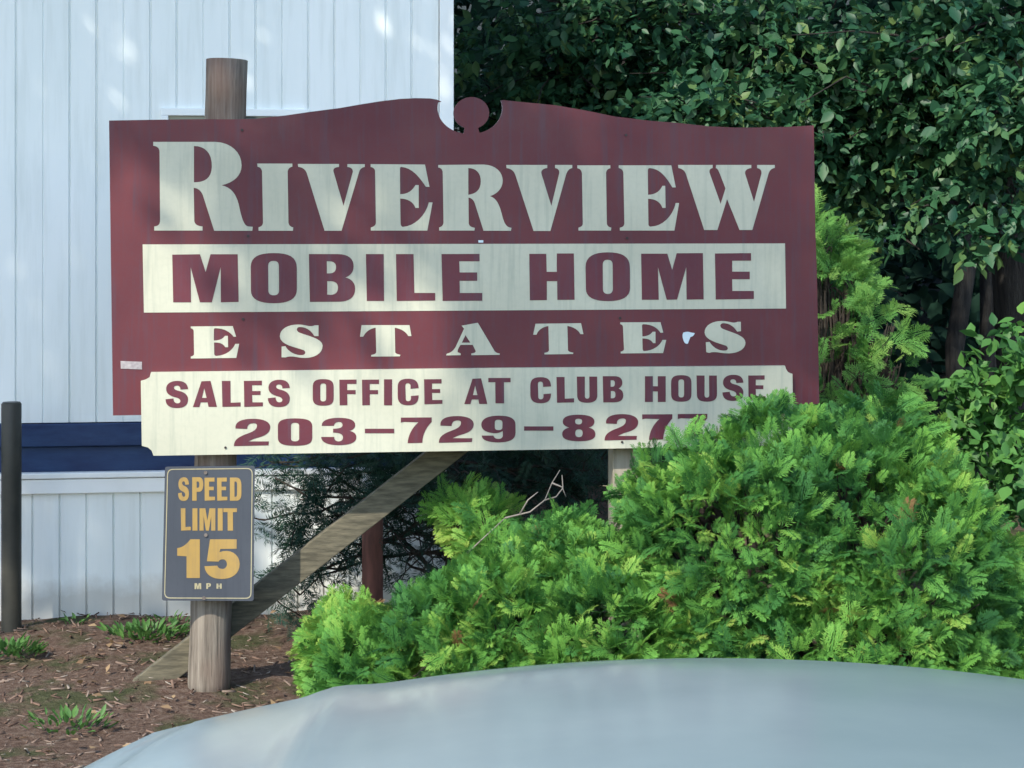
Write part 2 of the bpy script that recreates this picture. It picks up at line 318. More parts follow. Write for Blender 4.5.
G['2'] = 'M540,402 C535,365 575,352 630,352 C690,352 718,370 718,395 C718,425 690,440 650,450 C630,455 620,462 605,468 L711,468 L709,488 L532,492 C532,465 545,450 590,432 C640,415 650,405 650,385 Q648,375 632,375 Q600,375 600,404 Z'
G['0'] = G['O'].replace('M36,27 Q36,16 50,16 Q64,16 64,27 L64,73 Q64,84 50,84 Q36,84 36,73', 'M38,27 Q38,16 50,16 Q62,16 62,27 L62,73 Q62,84 50,84 Q38,84 38,73')
G['3'] = 'M60,388 C58,360 95,347 145,347 C200,347 232,358 230,385 C230,400 218,410 200,414 C225,418 237,430 236,448 C236,475 200,487 148,487 C95,487 57,475 57,445 L123,445 Q125,468 147,468 Q168,466 168,447 Q168,423 118,423 L118,403 Q166,403 166,385 Q165,368 146,368 Q125,370 122,388 Z'
G['7'] = 'M465,346 L623,345 L623,368 C600,390 575,430 575,475 L500,477 C502,440 520,400 555,370 L492,368 Q484,366 465,372 Z'
G['9'] = 'M60,438 L120,438 Q125,455 145,455 Q165,455 168,440 L168,415 C150,425 130,428 115,425 C75,420 58,405 58,382 C58,350 95,336 148,336 C205,336 233,350 233,382 L233,425 C233,460 200,473 145,473 C95,473 60,462 60,438 Z M127,370 Q127,357 146,357 Q166,357 166,372 L166,395 Q166,410 147,410 Q127,410 127,395 Z'
G['8'] = 'M475,365 C475,340 510,331 556,331 C605,331 637,342 637,365 C637,385 625,392 608,397 C630,403 642,412 642,432 C642,458 610,467 558,467 C505,467 472,458 472,432 C472,412 485,403 508,397 C485,390 475,383 475,365 Z M538,365 Q538,352 556,352 Q574,352 574,365 Q574,381 556,381 Q538,381 538,365 Z M539,425 Q539,406 558,406 Q577,406 577,425 Q577,446 558,446 Q539,446 539,425 Z'
G['1'] = 'M232,240 C280,235 310,210 345,165 L425,165 L425,495 L312,495 L312,310 L232,305 Z'
G['5'] = 'M512,165 L740,165 L740,245 L600,247 L592,275 C680,240 765,290 765,375 C765,460 700,503 610,503 C530,503 470,465 465,395 L575,390 C580,410 600,418 622,418 C645,415 658,395 657,375 C655,350 640,335 620,335 C600,335 590,345 585,355 L485,352 Z'
SALES = [('I', 'S', 182, 158, 297, 297), ('I', 'A', 322, 158, 445, 292), ('I', 'L', 470, 158, 566, 291), ('I', 'E', 583, 157, 680, 291), ('I', 'S', 706, 152, 818, 292),
 ('J', 'O', 14, 149, 121, 285), ('J', 'F', 150, 151, 238, 283), ('J', 'F', 266, 151, 353, 283), ('J', 'I', 379, 150, 420, 283), ('J', 'C', 449, 147, 556, 283), ('J', 'E', 584, 149, 678, 278),
 ('J', 'A', 790, 145, 908, 277), ('K', 'T', 94, 143, 208, 273), ('K', 'C', 309, 139, 415, 273), ('K', 'L', 443, 138, 533, 270), ('K', 'U', 547, 136, 652, 270), ('K', 'B', 680, 134, 785, 268),
 ('K', 'H', 896, 134, 1002, 266), ('L', 'O', 262, 231, 366, 367), ('L', 'U', 392, 233, 497, 367), ('L', 'S', 525, 229, 632, 363), ('L', 'E', 657, 232, 745, 361)]
PHONE = [('I', '2', 532, 352, 718, 492), ('I', '0', 757, 350, 933, 490), ('J', '3', 57, 347, 237, 487), ('J', 'h', 281, 403, 431, 426), ('J', '7', 465, 345, 623, 477), ('J', '2', 660, 338, 838, 475),
 ('K', '9', 58, 336, 233, 473), ('K', 'h', 277, 391, 427, 413), ('K', '8', 472, 331, 642, 467), ('K', '2', 689, 328, 861, 463), ('L', '7', 114, 431, 268, 562), ('L', '7', 296, 429, 447, 560)]
def glyphs(name, items, Y0, front, thick, m_, parent):
    for it in items:
        mb = MB()
        lp = crop(it[0], path(it[1])) if len(it) == 2 else crop(it[0], fit(path(G[it[1]]), it[2:]))
        plate(mb, lp, Y0, front, thick)
        fix_normals(mb.build('dash' if it[1] == 'h' else 'digit' if it[1] in '123456789' or it[1] == '0' else 'letter', m_, parent))

# ------------------------------------------------------------------ ground, road, hill
def grid(name, x0, x1, y0, y1, nx, ny, zf, m_):
    xs = np.linspace(x0, x1, nx); ys = np.linspace(y0, y1, ny); v = []
    for y in ys:
        for x in xs: v.append((x, y, zf(x, y)))
    f = [(j * nx + i, j * nx + i + 1, (j + 1) * nx + i + 1, (j + 1) * nx + i) for j in range(ny - 1) for i in range(nx - 1)]
    me = bpy.data.meshes.new(name); me.from_pydata(v, [], f); me.update()
    return tag(link(name, me, m_, smooth=True), kind='structure')
def wav(x, y): return .012 * math.sin(x * 5.1 + y * 2.3) + .010 * math.sin(x * 2.3 - y * 6.7 + 1) + .006 * math.sin(x * 13 + y * 11)
def gz(x, y):
    z = wav(x, y) if y > 4.4 else 0
    if y > 11: z += min((y - 11) * .16, 6)
    return z
m, nt, b = mat('mulch and soil', .95, 0, .1)
n1 = noise(nt, 3, 4); n2 = noise(nt, 38, 6, None, .75)
c1 = ramp(nt, n2.outputs[0], [(.3, (.07, .045, .035)), (.5, (.16, .105, .08)), (.68, (.26, .20, .16)), (.8, (.36, .30, .26))]).outputs[0]
c2 = ramp(nt, n2.outputs[0], [(.3, (.04, .05, .02)), (.7, (.13, .13, .07))]).outputs[0]
nt.links.new(mixc(nt, ramp(nt, n1.outputs[0], [(.5, (0, 0, 0)), (.62, (1, 1, 1))]).outputs[0], c1, c2), b.inputs['Base Color'])
bump(nt, b, n2.outputs[0], 1, .03); M['mulch'] = m
M['forest_floor'] = surface('leaf litter', (.010, .014, .010), (.03, .03, .02), 12, None, .95, 30, 1, bdist=.05)
near = grid('ground', -14, 14, 4.4, 11, 190, 50, gz, M['mulch'])
ys_ = 400
far = grid('hillside', -300, 300, 11, 600, 60, 120, lambda x, y: gz(0, 11) * 0 + min((y - 11) * .16, 40) + (wav(x, 11) if y < 11.1 else 0), M['forest_floor'])
side = MB(); side.add([(-300, 4.4, -.01), (-14, 4.4, -.01), (-14, 11, -.01), (-300, 11, -.01), (14, 4.4, -.01), (300, 4.4, -.01), (300, 11, -.01), (14, 11, -.01)], [(0, 1, 2, 3), (4, 5, 6, 7)])
tag(side.build('verge', M['forest_floor']), kind='structure')
rd = MB(); rd.add([(-300, -300, -.12), (300, -300, -.12), (300, 4.2, -.12), (-300, 4.2, -.12)], [(0, 1, 2, 3)]); tag(rd.build('road', M['asphalt']), kind='structure')
kb = MB(); kb.box((0, 4.3, -.07), (300, .1, .075)); kb_m = surface('concrete kerb', (.25, .25, .23), (.36, .35, .33), 8, None, .9, 50, .3)
tag(kb.build('kerb', kb_m, bevel=.015), kind='structure')
pl_ = MB(); pl_.add([(-300, -1.9, -.116), (300, -1.9, -.116), (300, -1.78, -.116), (-300, -1.78, -.116)], [(0, 1, 2, 3)])
tag(pl_.build('road_marking', surface('yellow road paint', (.5, .36, .05), (.6, .44, .08), 10)), kind='structure')

# wood chips and stones lying on the bed: nobody could count them
def instance(tv, tf, tvar, Rm, T, S, ivar):
    k = len(T); n = len(tv)
    v = np.einsum('kij,nj->kni', Rm, tv) * S[:, None, None] + T[:, None, :]
    f = tf[None] + (np.arange(k) * n)[:, None, None]
    var = tvar[None, :] + ivar[:, None]
    return v.reshape(-1, 3), f.reshape(-1, 4), var.reshape(-1)
def frames(d, up=None, roll=None):
    """rotation matrices whose Y axis is d, Z axis near 'up' (then rolled)"""
    k = len(d); d = d / np.linalg.norm(d, axis=1, keepdims=True)
    if up is None: up = rng.normal(size=(k, 3))
    x = np.cross(d, up); x /= np.linalg.norm(x, axis=1, keepdims=True) + 1e-9; z = np.cross(x, d)
    if roll is not None:
        c, s = np.cos(roll)[:, None], np.sin(roll)[:, None]; x, z = x * c + z * s, z * c - x * s
    return np.stack([x, d, z], axis=2)
def join(parts):
    V, Fc, A = [], [], []; o = 0
    for v, f, a in parts: V.append(v); Fc.append(f + o); A.append(a); o += len(v)
    return np.concatenate(V), np.concatenate(Fc), np.concatenate(A)
chip_v = np.array([[-.5, -1, 0], [.5, -1, .1], [.4, 1, 0], [-.4, .9, .15], [-.5, -1, -.3], [.5, -1, -.25], [.4, 1, -.3], [-.4, .9, -.2]]) * [.35, 1, .5]
chip_f = np.array([[0, 1, 2, 3], [0, 4, 5, 1], [1, 5, 6, 2], [2, 6, 7, 3], [3, 7, 4, 0]])
k = 7000; X = rng.uniform(-3.4, .6, k); Yc = rng.uniform(4.5, 8.3, k)
T = np.stack([X, Yc, np.array([wav(a, b_) for a, b_ in zip(X, Yc)]) + .004], 1)
dd = rng.normal(size=(k, 3)); dd[:, 2] *= .25; up = np.tile([0, 0, 1.], (k, 1)) + rng.normal(size=(k, 3)) * .3
v, f, a = instance(chip_v, chip_f, np.zeros(8), frames(dd, up), T, rng.uniform(.006, .024, k), rng.uniform(0, 1, k))
M['chips'] = leafmat('wood chips', [(0, (.08, .05, .04)), (.5, (.18, .115, .085)), (.85, (.22, .17, .14)), (1, (.30, .26, .22))], 0, .9, .1)
tag(np_mesh('wood_chips', v, f, M['chips'], var=a), 'brown bark mulch chips scattered over the bed under the signs', 'mulch', kind='stuff')

k = 260; X = rng.uniform(-3.2, .4, k); Yc = rng.uniform(4.6, 7.2, k); T = np.stack([X, Yc, np.full(k, .022)], 1)
dd = rng.normal(size=(k, 3)); dd[:, 2] *= .2
v, f, a = instance(np.array([[0, 0, 0], [.3, .4, .08], [0, 1, 0], [-.3, .5, .1]]), np.array([[0, 1, 2, 3]]), np.zeros(4), frames(dd, np.tile([0, 0, 1.], (k, 1)) + rng.normal(size=(k, 3)) * .3), T, rng.uniform(.02, .05, k), rng.uniform(.3, 1, k))
M['litter'] = leafmat('dead leaves', [(0, (.10, .05, .03)), (1, (.34, .24, .14))], .1, .8, .1)
tag(np_mesh('leaf_litter', v, f, M['litter'], var=a), 'dry fallen leaves scattered on the mulch', 'leaves', kind='stuff')

# ------------------------------------------------------------------ mobile home
HY0 = 7.4
hp = lambda px, py, off=0: onplane(px, py, HY0, off)
home = empty('mobile_home', hp(120, 620), label='long white mobile home with blue rim band and grooved skirting behind the large maroon sign', cat='mobile home')
cornX = hp(452, 300).x; cornr = hp(452, 300)
ax = (TX, TN, Vector((0, 0, 1)))
def hl(s, z, off=0):           # s metres to the left (-) of the right corner along the wall
    return Vector((cornr.x, cornr.y, 0)) + TX * s - TN * off + Vector((0, 0, z))
zs = lambda py: hp(100, py).z
z_sid, z_band, z_cap, z_gr = zs(422), zs(469), zs(492), -.06
PIT = .1045
def hbox(mb, s0, s1, z0, z1, d0, d1):   # d: metres behind wall face (negative = proud)
    c = hl((s0 + s1) / 2, (z0 + z1) / 2, -(d0 + d1) / 2); mb.box(c, ((s1 - s0) / 2, (d1 - d0) / 2, (z1 - z0) / 2), ax)
def profile(mb, s0, s1, z0, z1, face, phase, pitch=PIT, thin=True):
    """one continuous grooved sheet: flat boards with narrow V grooves between them"""
    s = s0 + (phase % pitch); pts = [(s0, 0)]; k = 0
    while s < s1 - .01:
        g = .010 if not thin or k % 3 else .006; dep = .009 if (k % 3 or not thin) else .004
        pts += [(s - g / 2, 0), (s - g * .2, dep), (s + g * .2, dep), (s + g / 2, 0)]; s += pitch * (1 + random.uniform(-.012, .012)); k += 1
    pts.append((s1, 0)); vs = []
    for ss, dd_ in pts: vs += [hl(ss, z0, -(face + dd_)), hl(ss, z1, -(face + dd_))]
    fs = [(2 * i, 2 * i + 2, 2 * i + 3, 2 * i + 1) for i in range(len(pts) - 1)]; mb.add(vs, fs)
LEN = 13.0; EAVE = z_sid + 2.35
sg = hp(99.5, 300); s_g = (Vector((sg.x, sg.y, 0)) - Vector((cornr.x, cornr.y, 0))).dot(TX)
mb = MB(); profile(mb, -LEN, -.055, z_sid, EAVE, 0, s_g + LEN); hbox(mb, -LEN + .02, -.02, z_sid + .004, EAVE - .004, .02, 4.2); mb.build('wall', M['siding'], home)
mb = MB()
hbox(mb, -LEN, -.03, z_sid - .095, z_sid - .004, -.012, .05); hbox(mb, -LEN, -.03, z_band - .03, z_sid - .097, .012, .06); mb.build('rim_band', M['blue'], home, bevel=.004)
sg2 = hp(88, 550); s_g2 = (Vector((sg2.x, sg2.y, 0)) - Vector((cornr.x, cornr.y, 0))).dot(TX)
mb = MB(); profile(mb, -LEN, -.05, z_gr, z_cap, -.02, s_g2 + LEN, thin=False); hbox(mb, -LEN + .02, -.02, z_gr, z_cap - .01, .0, 4.1); mb.build('skirting', M['siding'], home)
mb = MB(); hbox(mb, -LEN, .0, z_cap, z_band - .034, -.038, .0); hbox(mb, -LEN, .0, z_band - .031, z_band - .008, -.045, .0)
mb.build('skirting_cap', M['trim'], home, bevel=.004)
mb = MB(); hbox(mb, -.052, .006, z_sid, EAVE, -.014, .05); mb.build('corner_trim', M['trim'], home, bevel=.003)
mb = MB(); hbox(mb, -LEN - .2, .2, EAVE, EAVE + .12, -.22, 4.4)
c0 = [hl(-LEN - .2, EAVE + .125, .25), hl(.2, EAVE + .125, .25), hl(.2, EAVE + .125, -4.45), hl(-LEN - .2, EAVE + .125, -4.45), hl(-LEN - .2, EAVE + .75, -2.1), hl(.2, EAVE + .75, -2.1)]
mb.add(c0, [(0, 1, 5, 4), (3, 4, 5, 2), (0, 4, 3), (1, 2, 5), (0, 3, 2, 1)]); mb.build('roof', M['roof'], home)
# window whose head just shows above the sign
wt = hp(236, 109); wl = hp(161, 200); wr = hp(309, 200)
def sof(p): return (Vector((p.x, p.y, 0)) - Vector((cornr.x, cornr.y, 0))).dot(TX)
a0, a1, wz = sof(wl), sof(wr), wt.z
win = MB()
hbox(win, a0, a1, wz - .03, wz, -.022, .012); hbox(win, a0, a1, wz - .95, wz - .91, -.022, .012)
hbox(win, a0, a0 + .03, wz - .91, wz - .03, -.022, .012); hbox(win, a1 - .03, a1, wz - .91, wz - .03, -.022, .012); hbox(win, a0 + .03, a1 - .03, wz - .50, wz - .47, -.016, .012)
wo = win.build('window', M['trim'], home, bevel=.003)
pn = MB(); hbox(pn, a0 + .028, a1 - .028, wz - .92, wz - .028, -.003, .008); pn.build('pane', M['pane'], wo)

# ------------------------------------------------------------------ the entrance sign
S0 = 6.03
bl = onplane(113, 690, S0)
sign = empty('entrance_sign', (onplane(210, 690, S0).x, onplane(210, 690, S0).y, 0), label='large maroon and cream painted wooden park entrance sign with arched top on posts', cat='sign')
def arc(cx, cy, rx, ry, a0, a1, n): return [(cx + rx * math.cos(R(a0 + (a1 - a0) * i / n)), cy + ry * math.sin(R(a0 + (a1 - a0) * i / n))) for i in range(n + 1)]
top_l = [(109, 120.5), (150, 119.8), (200, 119.2), (235, 119.3), (255, 118.8), (285, 115.5), (309, 112), (340, 108), (360, 104.5), (380, 101.3), (400, 98.9), (415, 98.1), (430, 98.4), (437, 99.6), (441.5, 101.5)]
e = arc(470, 108, 32.5, 26, 193, 101, 16)
disc = arc(471.5, 113, 17.7, 16, 112, 428, 34)
e2 = arc(470, 108, 32.5, 26, 73, -17, 16)
top_r = [(503, 100.1), (526, 102.4), (556, 105.3), (586, 110.5), (615, 116.5), (649, 120.6), (679, 123), (708, 126.2), (735, 127.5), (757, 127.5), (786, 126.8), (813.8, 125.4)]
outline = top_l + e + disc + e2 + top_r + [(815.4, 230), (816.8, 269), (818.7, 365), (819.3, 404), (113, 415.5), (111, 268)]
mb = MB(); plate(mb, [outline], S0, 0, .019); board = fix_normals(mb.build('board', M['maroon'], sign))
glyphs('lettering', SERIF, S0, .0012, .0011, M['cream'], board)
mb = MB(); plate(mb, [[(142.6, 244.4), (785, 243.4), (786, 308.5), (464, 310.6), (143.9, 312.6)]], S0, .0012, .0011); panel = fix_normals(mb.build('cream_panel', M['cream'], board))
glyphs('lettering', BLOCK, S0, .0023, .0010, M['letter_maroon'], board)
glyphs('lettering', WIDE, S0, .0012, .0011, M['cream'], board)
mb = MB(); plate(mb, crop('G', path('M940,525 Q960,518 975,524 L997,528 Q992,545 975,548 L962,582 Q945,585 940,565 Q930,540 940,525 Z')), S0, .0022, .002)
M['primer'] = surface('bare primer', (.55, .66, .72), (.66, .74, .78), 30)
fix_normals(mb.build('paint_chip', M['primer'], board)); mb = MB()
plate(mb, [[(423.3 + 55, 240.3), (423.3 + 60, 240.2), (483.3, 242.6), (478.6, 242.6)]], S0, .002, .0018)
fix_normals(mb.build('paint_chip', M['primer'], board))
mb = MB(); plate(mb, [[(120.5, 361), (142, 361.8), (142, 369.5), (120.8, 368.6)]], S0, .002, .0018); fix_normals(mb.build('tape_patch', surface('old grey tape', (.25, .22, .23), (.42, .38, .38), 60), board))
# small nail heads
M['nail'] = surface('dark nail heads', (.03, .02, .02), (.05, .04, .04), 10)
for px, py in ((242, 130), (248, 236), (243, 319), (626, 135), (627, 238), (620, 318)):
    mb = MB(); p = onplane(px, py, S0, .001); mb.tube([p, p - TN * .003], .0045, 8); mb.build('nail', M['nail'], board)
# lower cream board, screwed on in front
lo = [(151, 372.3), (260, 371)] + [(500, 368), (785, 365.7)] + [(786, 369), (788, 372), (790.5, 373.3), (792.5, 373.8), (793.4, 437)] + [(790, 438), (787, 441), (786, 445.2)] + \
     [(610, 448.6), (470, 450.8), (153.5, 455.7)] + [(151.5, 450.5), (148, 447.5), (141.8, 445.8), (140.8, 381), (145, 380), (149.5, 377.5)]
mb = MB(); plate(mb, [lo], S0, .022, .0205); lower = fix_normals(mb.build('lower_board', M['cream'], sign))
glyphs('lettering', SALES, S0, .0232, .0011, M['letter_maroon'], lower)
glyphs('lettering', PHONE, S0, .0232, .0011, M['letter_maroon'], lower)
for px, py in ((225.4, 447.5), (622, 442)):
    mb = MB(); p = onplane(px, py, S0, .0225); mb.tube([p, p - TN * .003], .004, 8); mb.build('screw', M['nail'], lower)
# posts: the near one is a leaning round pole, the far one a square timber
rp = .069; PB = S0 + .019 / math.cos(TH) + rp + .004
p_top = onplane(227, 60, PB); p_mid = onplane(215.5, 462, PB); p_bot = onplane(208.5, 700, PB)
mb = MB(); pts = []
for i in range(25):
    t = i / 24; p = (p_top.lerp(p_mid, t * 2) if t < .5 else p_mid.lerp(p_bot, t * 2 - 1)); pts.append(p)
mb.tube(pts[::-1], [rp * (1.0 + .02 * math.sin(i * 1.3)) for i in range(25)], 28); post1 = mb.build('post', M['post'], sign, smooth=True)
q1 = onplane(626, 430, PB + .0); q2 = onplane(622, 700, PB)
mb = MB(); mb.box((q1 + q2) / 2 + Vector((0, 0, .45)), (.0475, .0475, (q1.z - q2.z) / 2 + .45), ax); mb.build('post', M['timber'], sign, bevel=.004)
# diagonal brace behind both
BB = PB + rp + .035
b0, b1 = onplane(108, 716, BB), onplane(466, 436, BB); dv = (b1 - b0).normalized(); nv = dv.cross(TN).normalized()
mb = MB(); mb.box((b0 + b1) / 2, ((b1 - b0).length / 2, .02, .0445), (dv, TN, nv)); br = mb.build('brace', M['brace'], sign, bevel=.003)

# ------------------------------------------------------------------ speed limit sign on the round post
SP = S0 - .012
speed = empty('speed_limit_sign', onplane(208, 601, SP, .02), label='small grey speed limit 15 sign with gold letters nailed to the round post', cat='sign')
corners = [(165, 466.8), (254.9, 465.8), (253.6, 601), (161.9, 600.6)]
def rounded(c, r, n=5):
    out = []
    for i in range(4):
        P = Vector(c[i]); A_ = (Vector(c[i - 1]) - P).normalized() * r; B_ = (Vector(c[(i + 1) % 4]) - P).normalized() * r
        for k in range(n + 1):
            t = k / n; out.append(tuple((P + A_) * (1 - t) ** 2 + P * 2 * t * (1 - t) + (P + B_) * t * t))
    return out
mb = MB(); plate(mb, [rounded(corners, 2.5)], SP, .012, .004); pan = fix_normals(mb.build('panel', M['sign_grey'], speed))
ci = lambda d: [(165 + d, 466.8 + d), (254.9 - d, 465.8 + d), (253.6 - d, 601 - d), (161.9 + d, 600.6 - d)]
mb = MB(); plate(mb, [rounded(ci(2.2), 6), rounded(ci(3.1), 5.2)], SP, .0129, .0008); fix_normals(mb.build('border', M['sign_line'], speed))
sp1 = [('S', 'S', 240, 190, 332, 392), ('S', 'P', 360, 190, 455, 390), ('S', 'E', 465, 193, 555, 390), ('S', 'E', 572, 193, 660, 390), ('S', 'D', 682, 193, 780, 390)]
sp2 = [('S', 'L', 263, 455, 348, 645), ('S', 'I', 362, 455, 405, 645), ('S', 'M', 422, 455, 558, 645), ('S', 'I', 578, 455, 620, 645), ('S', 'T', 626, 455, 742, 645)]
sp3 = [('N', '1', 232, 165, 425, 495), ('N', '5', 465, 165, 765, 503)]
sp4 = [('N', 'M', 380, 540, 437, 590), ('N', 'P', 480, 540, 520, 588), ('N', 'H', 567, 543, 612, 586)]
for s_ in (sp1, sp2, sp3): glyphs('lettering', s_, SP, .0130, .0009, M['sign_gold'], speed)
glyphs('lettering', sp4, SP, .0130, .0009, M['sign_line'], speed)
M['rusty'] = surface('rusty screws', (.10, .08, .07), (.2, .17, .15), 30)
for px, py in ((205.5, 472.5), (205.8, 535), (204, 598)):
    mb = MB(); p = onplane(px, py, SP, .0125); mb.tube([p, p - TN * .004], .006, 8); mb.build('screw', M['rusty'], speed)

# ------------------------------------------------------------------ loose posts
def gpost(name, px0, px1, pytop, Y, m_, **k):
    c = at((px0 + px1) / 2, 0, Y); r = (px1 - px0) / 2 / F * Y; zt = at(0, pytop, Y).z
    o = MB(); zz = [-.1, 0, zt * .3, zt * .65, zt - .008, zt]; o.tube([(c.x, c.y, z) for z in zz], [r, r, r, r, r, r * .86], 26)
    return tag(o.build(name, m_, smooth=False), **k)
o = gpost('pipe_bollard', 1.5, 21.3, 402, 6.9, M['bollard'], label='dark round steel pipe post standing in the mulch at the far left', cat='post')
for p in o.data.polygons: p.use_smooth = len(p.vertices) == 4
o = gpost('wooden_post', 362, 383, 498, 6.62, M['rust_post'], label='short reddish brown post behind the diagonal brace', cat='post')
for p in o.data.polygons: p.use_smooth = len(p.vertices) == 4

# ------------------------------------------------------------------ arborvitae shrubs
def spray(seed):
    r = np.random.default_rng(seed); V = []; Fc = []; A = []
    def blade(p, d, L, w_, va, vb):
        s = np.array([-d[1], d[0], 0]); n = len(V)
        zc = -.32
        P = [p, p + d * L * .45 + s * w_, p + d * L, p + d * L * .45 - s * w_]
        for q, c in zip(P, (va, (va + vb) / 2, vb, (va + vb) / 2)):
            V.append(np.array([q[0], q[1], q[2] + zc * (q[0] ** 2 + q[1] ** 2) * .9])); A.append(c)
        Fc.append([n, n + 1, n + 2, n + 3])
    y = np.array([0., 1, 0])
    blade(y * 0, y, 1.0, .018, -.25, .1)
    nb = 10
    for i in range(nb):
        t = .08 + .86 * i / nb
        for sgn in (-1, 1):
            L = (.46 * (1 - t) ** .8 + .09) * r.uniform(.75, 1.2); an = R(38 + r.uniform(-9, 9)) * sgn
            d = np.array([math.sin(an), math.cos(an), r.uniform(-.12, .12)]); p = y * (t + (.03 if sgn > 0 else 0))
            blade(p, d, L, .013, -.1, .12)
            for j in range(3):
                u = .3 + .22 * j
                for s2 in (-1, 1):
                    a2 = an + s2 * R(34 + r.uniform(-8, 8)); d2 = np.array([math.sin(a2), math.cos(a2), r.uniform(-.15, .15)])
                    blade(p + d * L * u, d2, L * .40 * r.uniform(.7, 1.2), .0135, 0, .2)
    return np.array(V), np.array(Fc), np.array(A)
SPR = [spray(i) for i in range(4)]
def lump(P, seed, amp=.16, fr=3.5):
    r = np.random.default_rng(seed); o = np.zeros(len(P))
    for i in range(7):
        k_ = r.normal(size=3) * fr * (1 + i * .35); o += np.sin(P @ k_ + r.uniform(0, 6.3)) / (1 + i * .4)
    return 1 + amp * o / 2.2
def arbor(name, label, blobs, n, m_, seed, size=(.07, .15), base=None, clear=None, view=True):
    """blobs: (centre, radii) ellipsoids; sprays stand on their lumpy outer skins and fill the shell below"""
    root = empty(name, base, label=label, cat='shrub', group=None)
    parts = []; vols = np.array([b_[1][0] * b_[1][2] for b_ in blobs]); cnt = (vols / vols.sum() * n).astype(int)
    core = []
    for bi, (c, rad) in enumerate(blobs):
        c = np.array(c); rad = np.array(rad); k = int(cnt[bi] * 1.7)
        u = rng.normal(size=(k, 3)); u /= np.linalg.norm(u, axis=1, keepdims=True)
        L = lump(u * rad.max(), seed + bi, .13, 6.5); depth = 1 - np.abs(rng.normal(size=k)) * .16; depth = np.clip(depth, .45, 1.04)
        P = c + u * rad * (L * depth)[:, None]
        keep = P[:, 2] > .03
        keep &= (lump(P, seed + 90, .5, 9) > .90) | (rng.uniform(size=k) < .16)
        for bj, (c2, r2) in enumerate(blobs):
            if bj != bi: keep &= (((P - np.array(c2)) / np.array(r2)) ** 2).sum(1) > .62
        keep &= ~((u[:, 1] > .35) & (rng.uniform(size=k) < .6))          # the back needs fewer
        P, u_, dp = P[keep], u[keep] / rad, depth[keep]; u_ /= np.linalg.norm(u_, axis=1, keepdims=True); k = len(P)
        d = u_ * .8 + rng.normal(size=(k, 3)) * .42; d[:, 2] += .38
        up = np.array([0, 0, 1.])[None] * .7 + u_ * .6 + rng.normal(size=(k, 3)) * .55
        Rm = frames(d, up); S = rng.uniform(size[0], size[1], k) * (0.8 + .3 * dp)
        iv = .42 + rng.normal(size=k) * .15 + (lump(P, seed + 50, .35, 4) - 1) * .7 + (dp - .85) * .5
        iv = np.minimum(iv, .78); iv[rng.uniform(size=k) < .004] = 1.6
        t = rng.integers(0, 4, k)
        for q in range(4):
            mk = t == q; parts.append(instance(*SPR[q], Rm[mk], P[mk], S[mk], iv[mk]))
        # sparse brown twiggy growth inside
        core.append((c, rad))
    v, f, a = join(parts)
    if clear is not None:
        n_ = len(SPR[0][0]); pass
    np_mesh('foliage', v, f, m_, root, a)
    st = MB()
    for c, rad in core:
        b0_ = Vector((base[0] + (c[0] - base[0]) * .4, base[1] + (c[1] - base[1]) * .4, -.03)); c = Vector(c)
        st.tube([b0_, b0_.lerp(c, .5) + Vector((.02, .01, .03)), c + Vector((0, 0, rad[2] * .5))], [.03, .022, .008], 7)
        for i in range(26):
            an = random.uniform(0, 6.28); h = random.uniform(-.7, .5)
            e_ = c + Vector((math.cos(an) * rad[0] * .8, math.sin(an) * rad[1] * .8, rad[2] * h))
            s_ = b0_.lerp(c, random.uniform(.3, 1)); st.tube([s_, s_.lerp(e_, .5) + Vector((0, 0, .02)), e_], [.010, .006, .002], 5, False)
    st.build('stem', M['twig'], root)
    return root
def bl_(px, py, Y, rx, rz, ry=None):
    p = at(px, py, Y); return ((p.x, p.y, p.z), (rx / F * Y, (ry or rx) / F * Y, rz / F * Y))
A1 = [bl_(840, 578, 5.45, 132, 145, 120), bl_(745, 570, 5.35, 108, 115, 100), bl_(905, 605, 5.3, 108, 122, 100), bl_(775, 478, 5.55, 62, 66, 60), bl_(706, 506, 5.5, 50, 62, 60), bl_(868, 478, 5.6, 72, 74, 60),
      bl_(850, 690, 5.2, 180, 100, 100), bl_(662, 500, 5.6, 30, 42, 40)]
arbor('arborvitae_shrub', 'largest rounded bright green arborvitae hiding the lower right of the maroon sign', A1, 14000, M['arbor'], 11, (.038, .092), base=(at(840, 0, 5.4).x, 5.4, 0))
A2 = [bl_(578, 628, 5.5, 80, 84, 90), bl_(505, 640, 5.4, 75, 76, 80), bl_(615, 665, 5.25, 90, 80, 80), bl_(436, 668, 5.4, 60, 68, 80), bl_(566, 562, 5.6, 32, 36, 40), bl_(515, 572, 5.6, 22, 34, 30)]
arbor('arborvitae_shrub', 'low spreading green arborvitae below the phone number on the sign', A2, 8500, M['arbor'], 23, (.038, .09), base=(at(540, 0, 5.45).x, 5.45, 0))
A3 = [bl_(348, 660, 5.65, 36, 50, 60), bl_(368, 676, 5.5, 42, 48, 60)]
arbor('arborvitae_shrub', 'smallest green arborvitae at the left end of the row beside the mulch', A3, 2200, M['arbor'], 31, (.038, .085), base=(at(345, 0, 5.6).x, 5.6, 0))
A4 = [bl_(1020, 660, 5.7, 55, 95, 80), bl_(1050, 600, 5.9, 45, 60, 50)]
arbor('arborvitae_shrub', 'green arborvitae at the far right edge of the row', A4, 2400, M['arbor'], 37, (.038, .09), base=(at(1030, 0, 5.8).x, 5.8, 0))
A5 = [bl_(818, 330, 7.3, 44, 96, 50), bl_(838, 400, 7.2, 55, 66, 50), bl_(815, 255, 7.3, 22, 42, 26), bl_(872, 335, 7.2, 30, 30, 30), bl_(845, 285, 7.3, 26, 22, 26), bl_(888, 372, 7.15, 22, 20, 22), bl_(850, 490, 7.2, 75, 100, 60)]
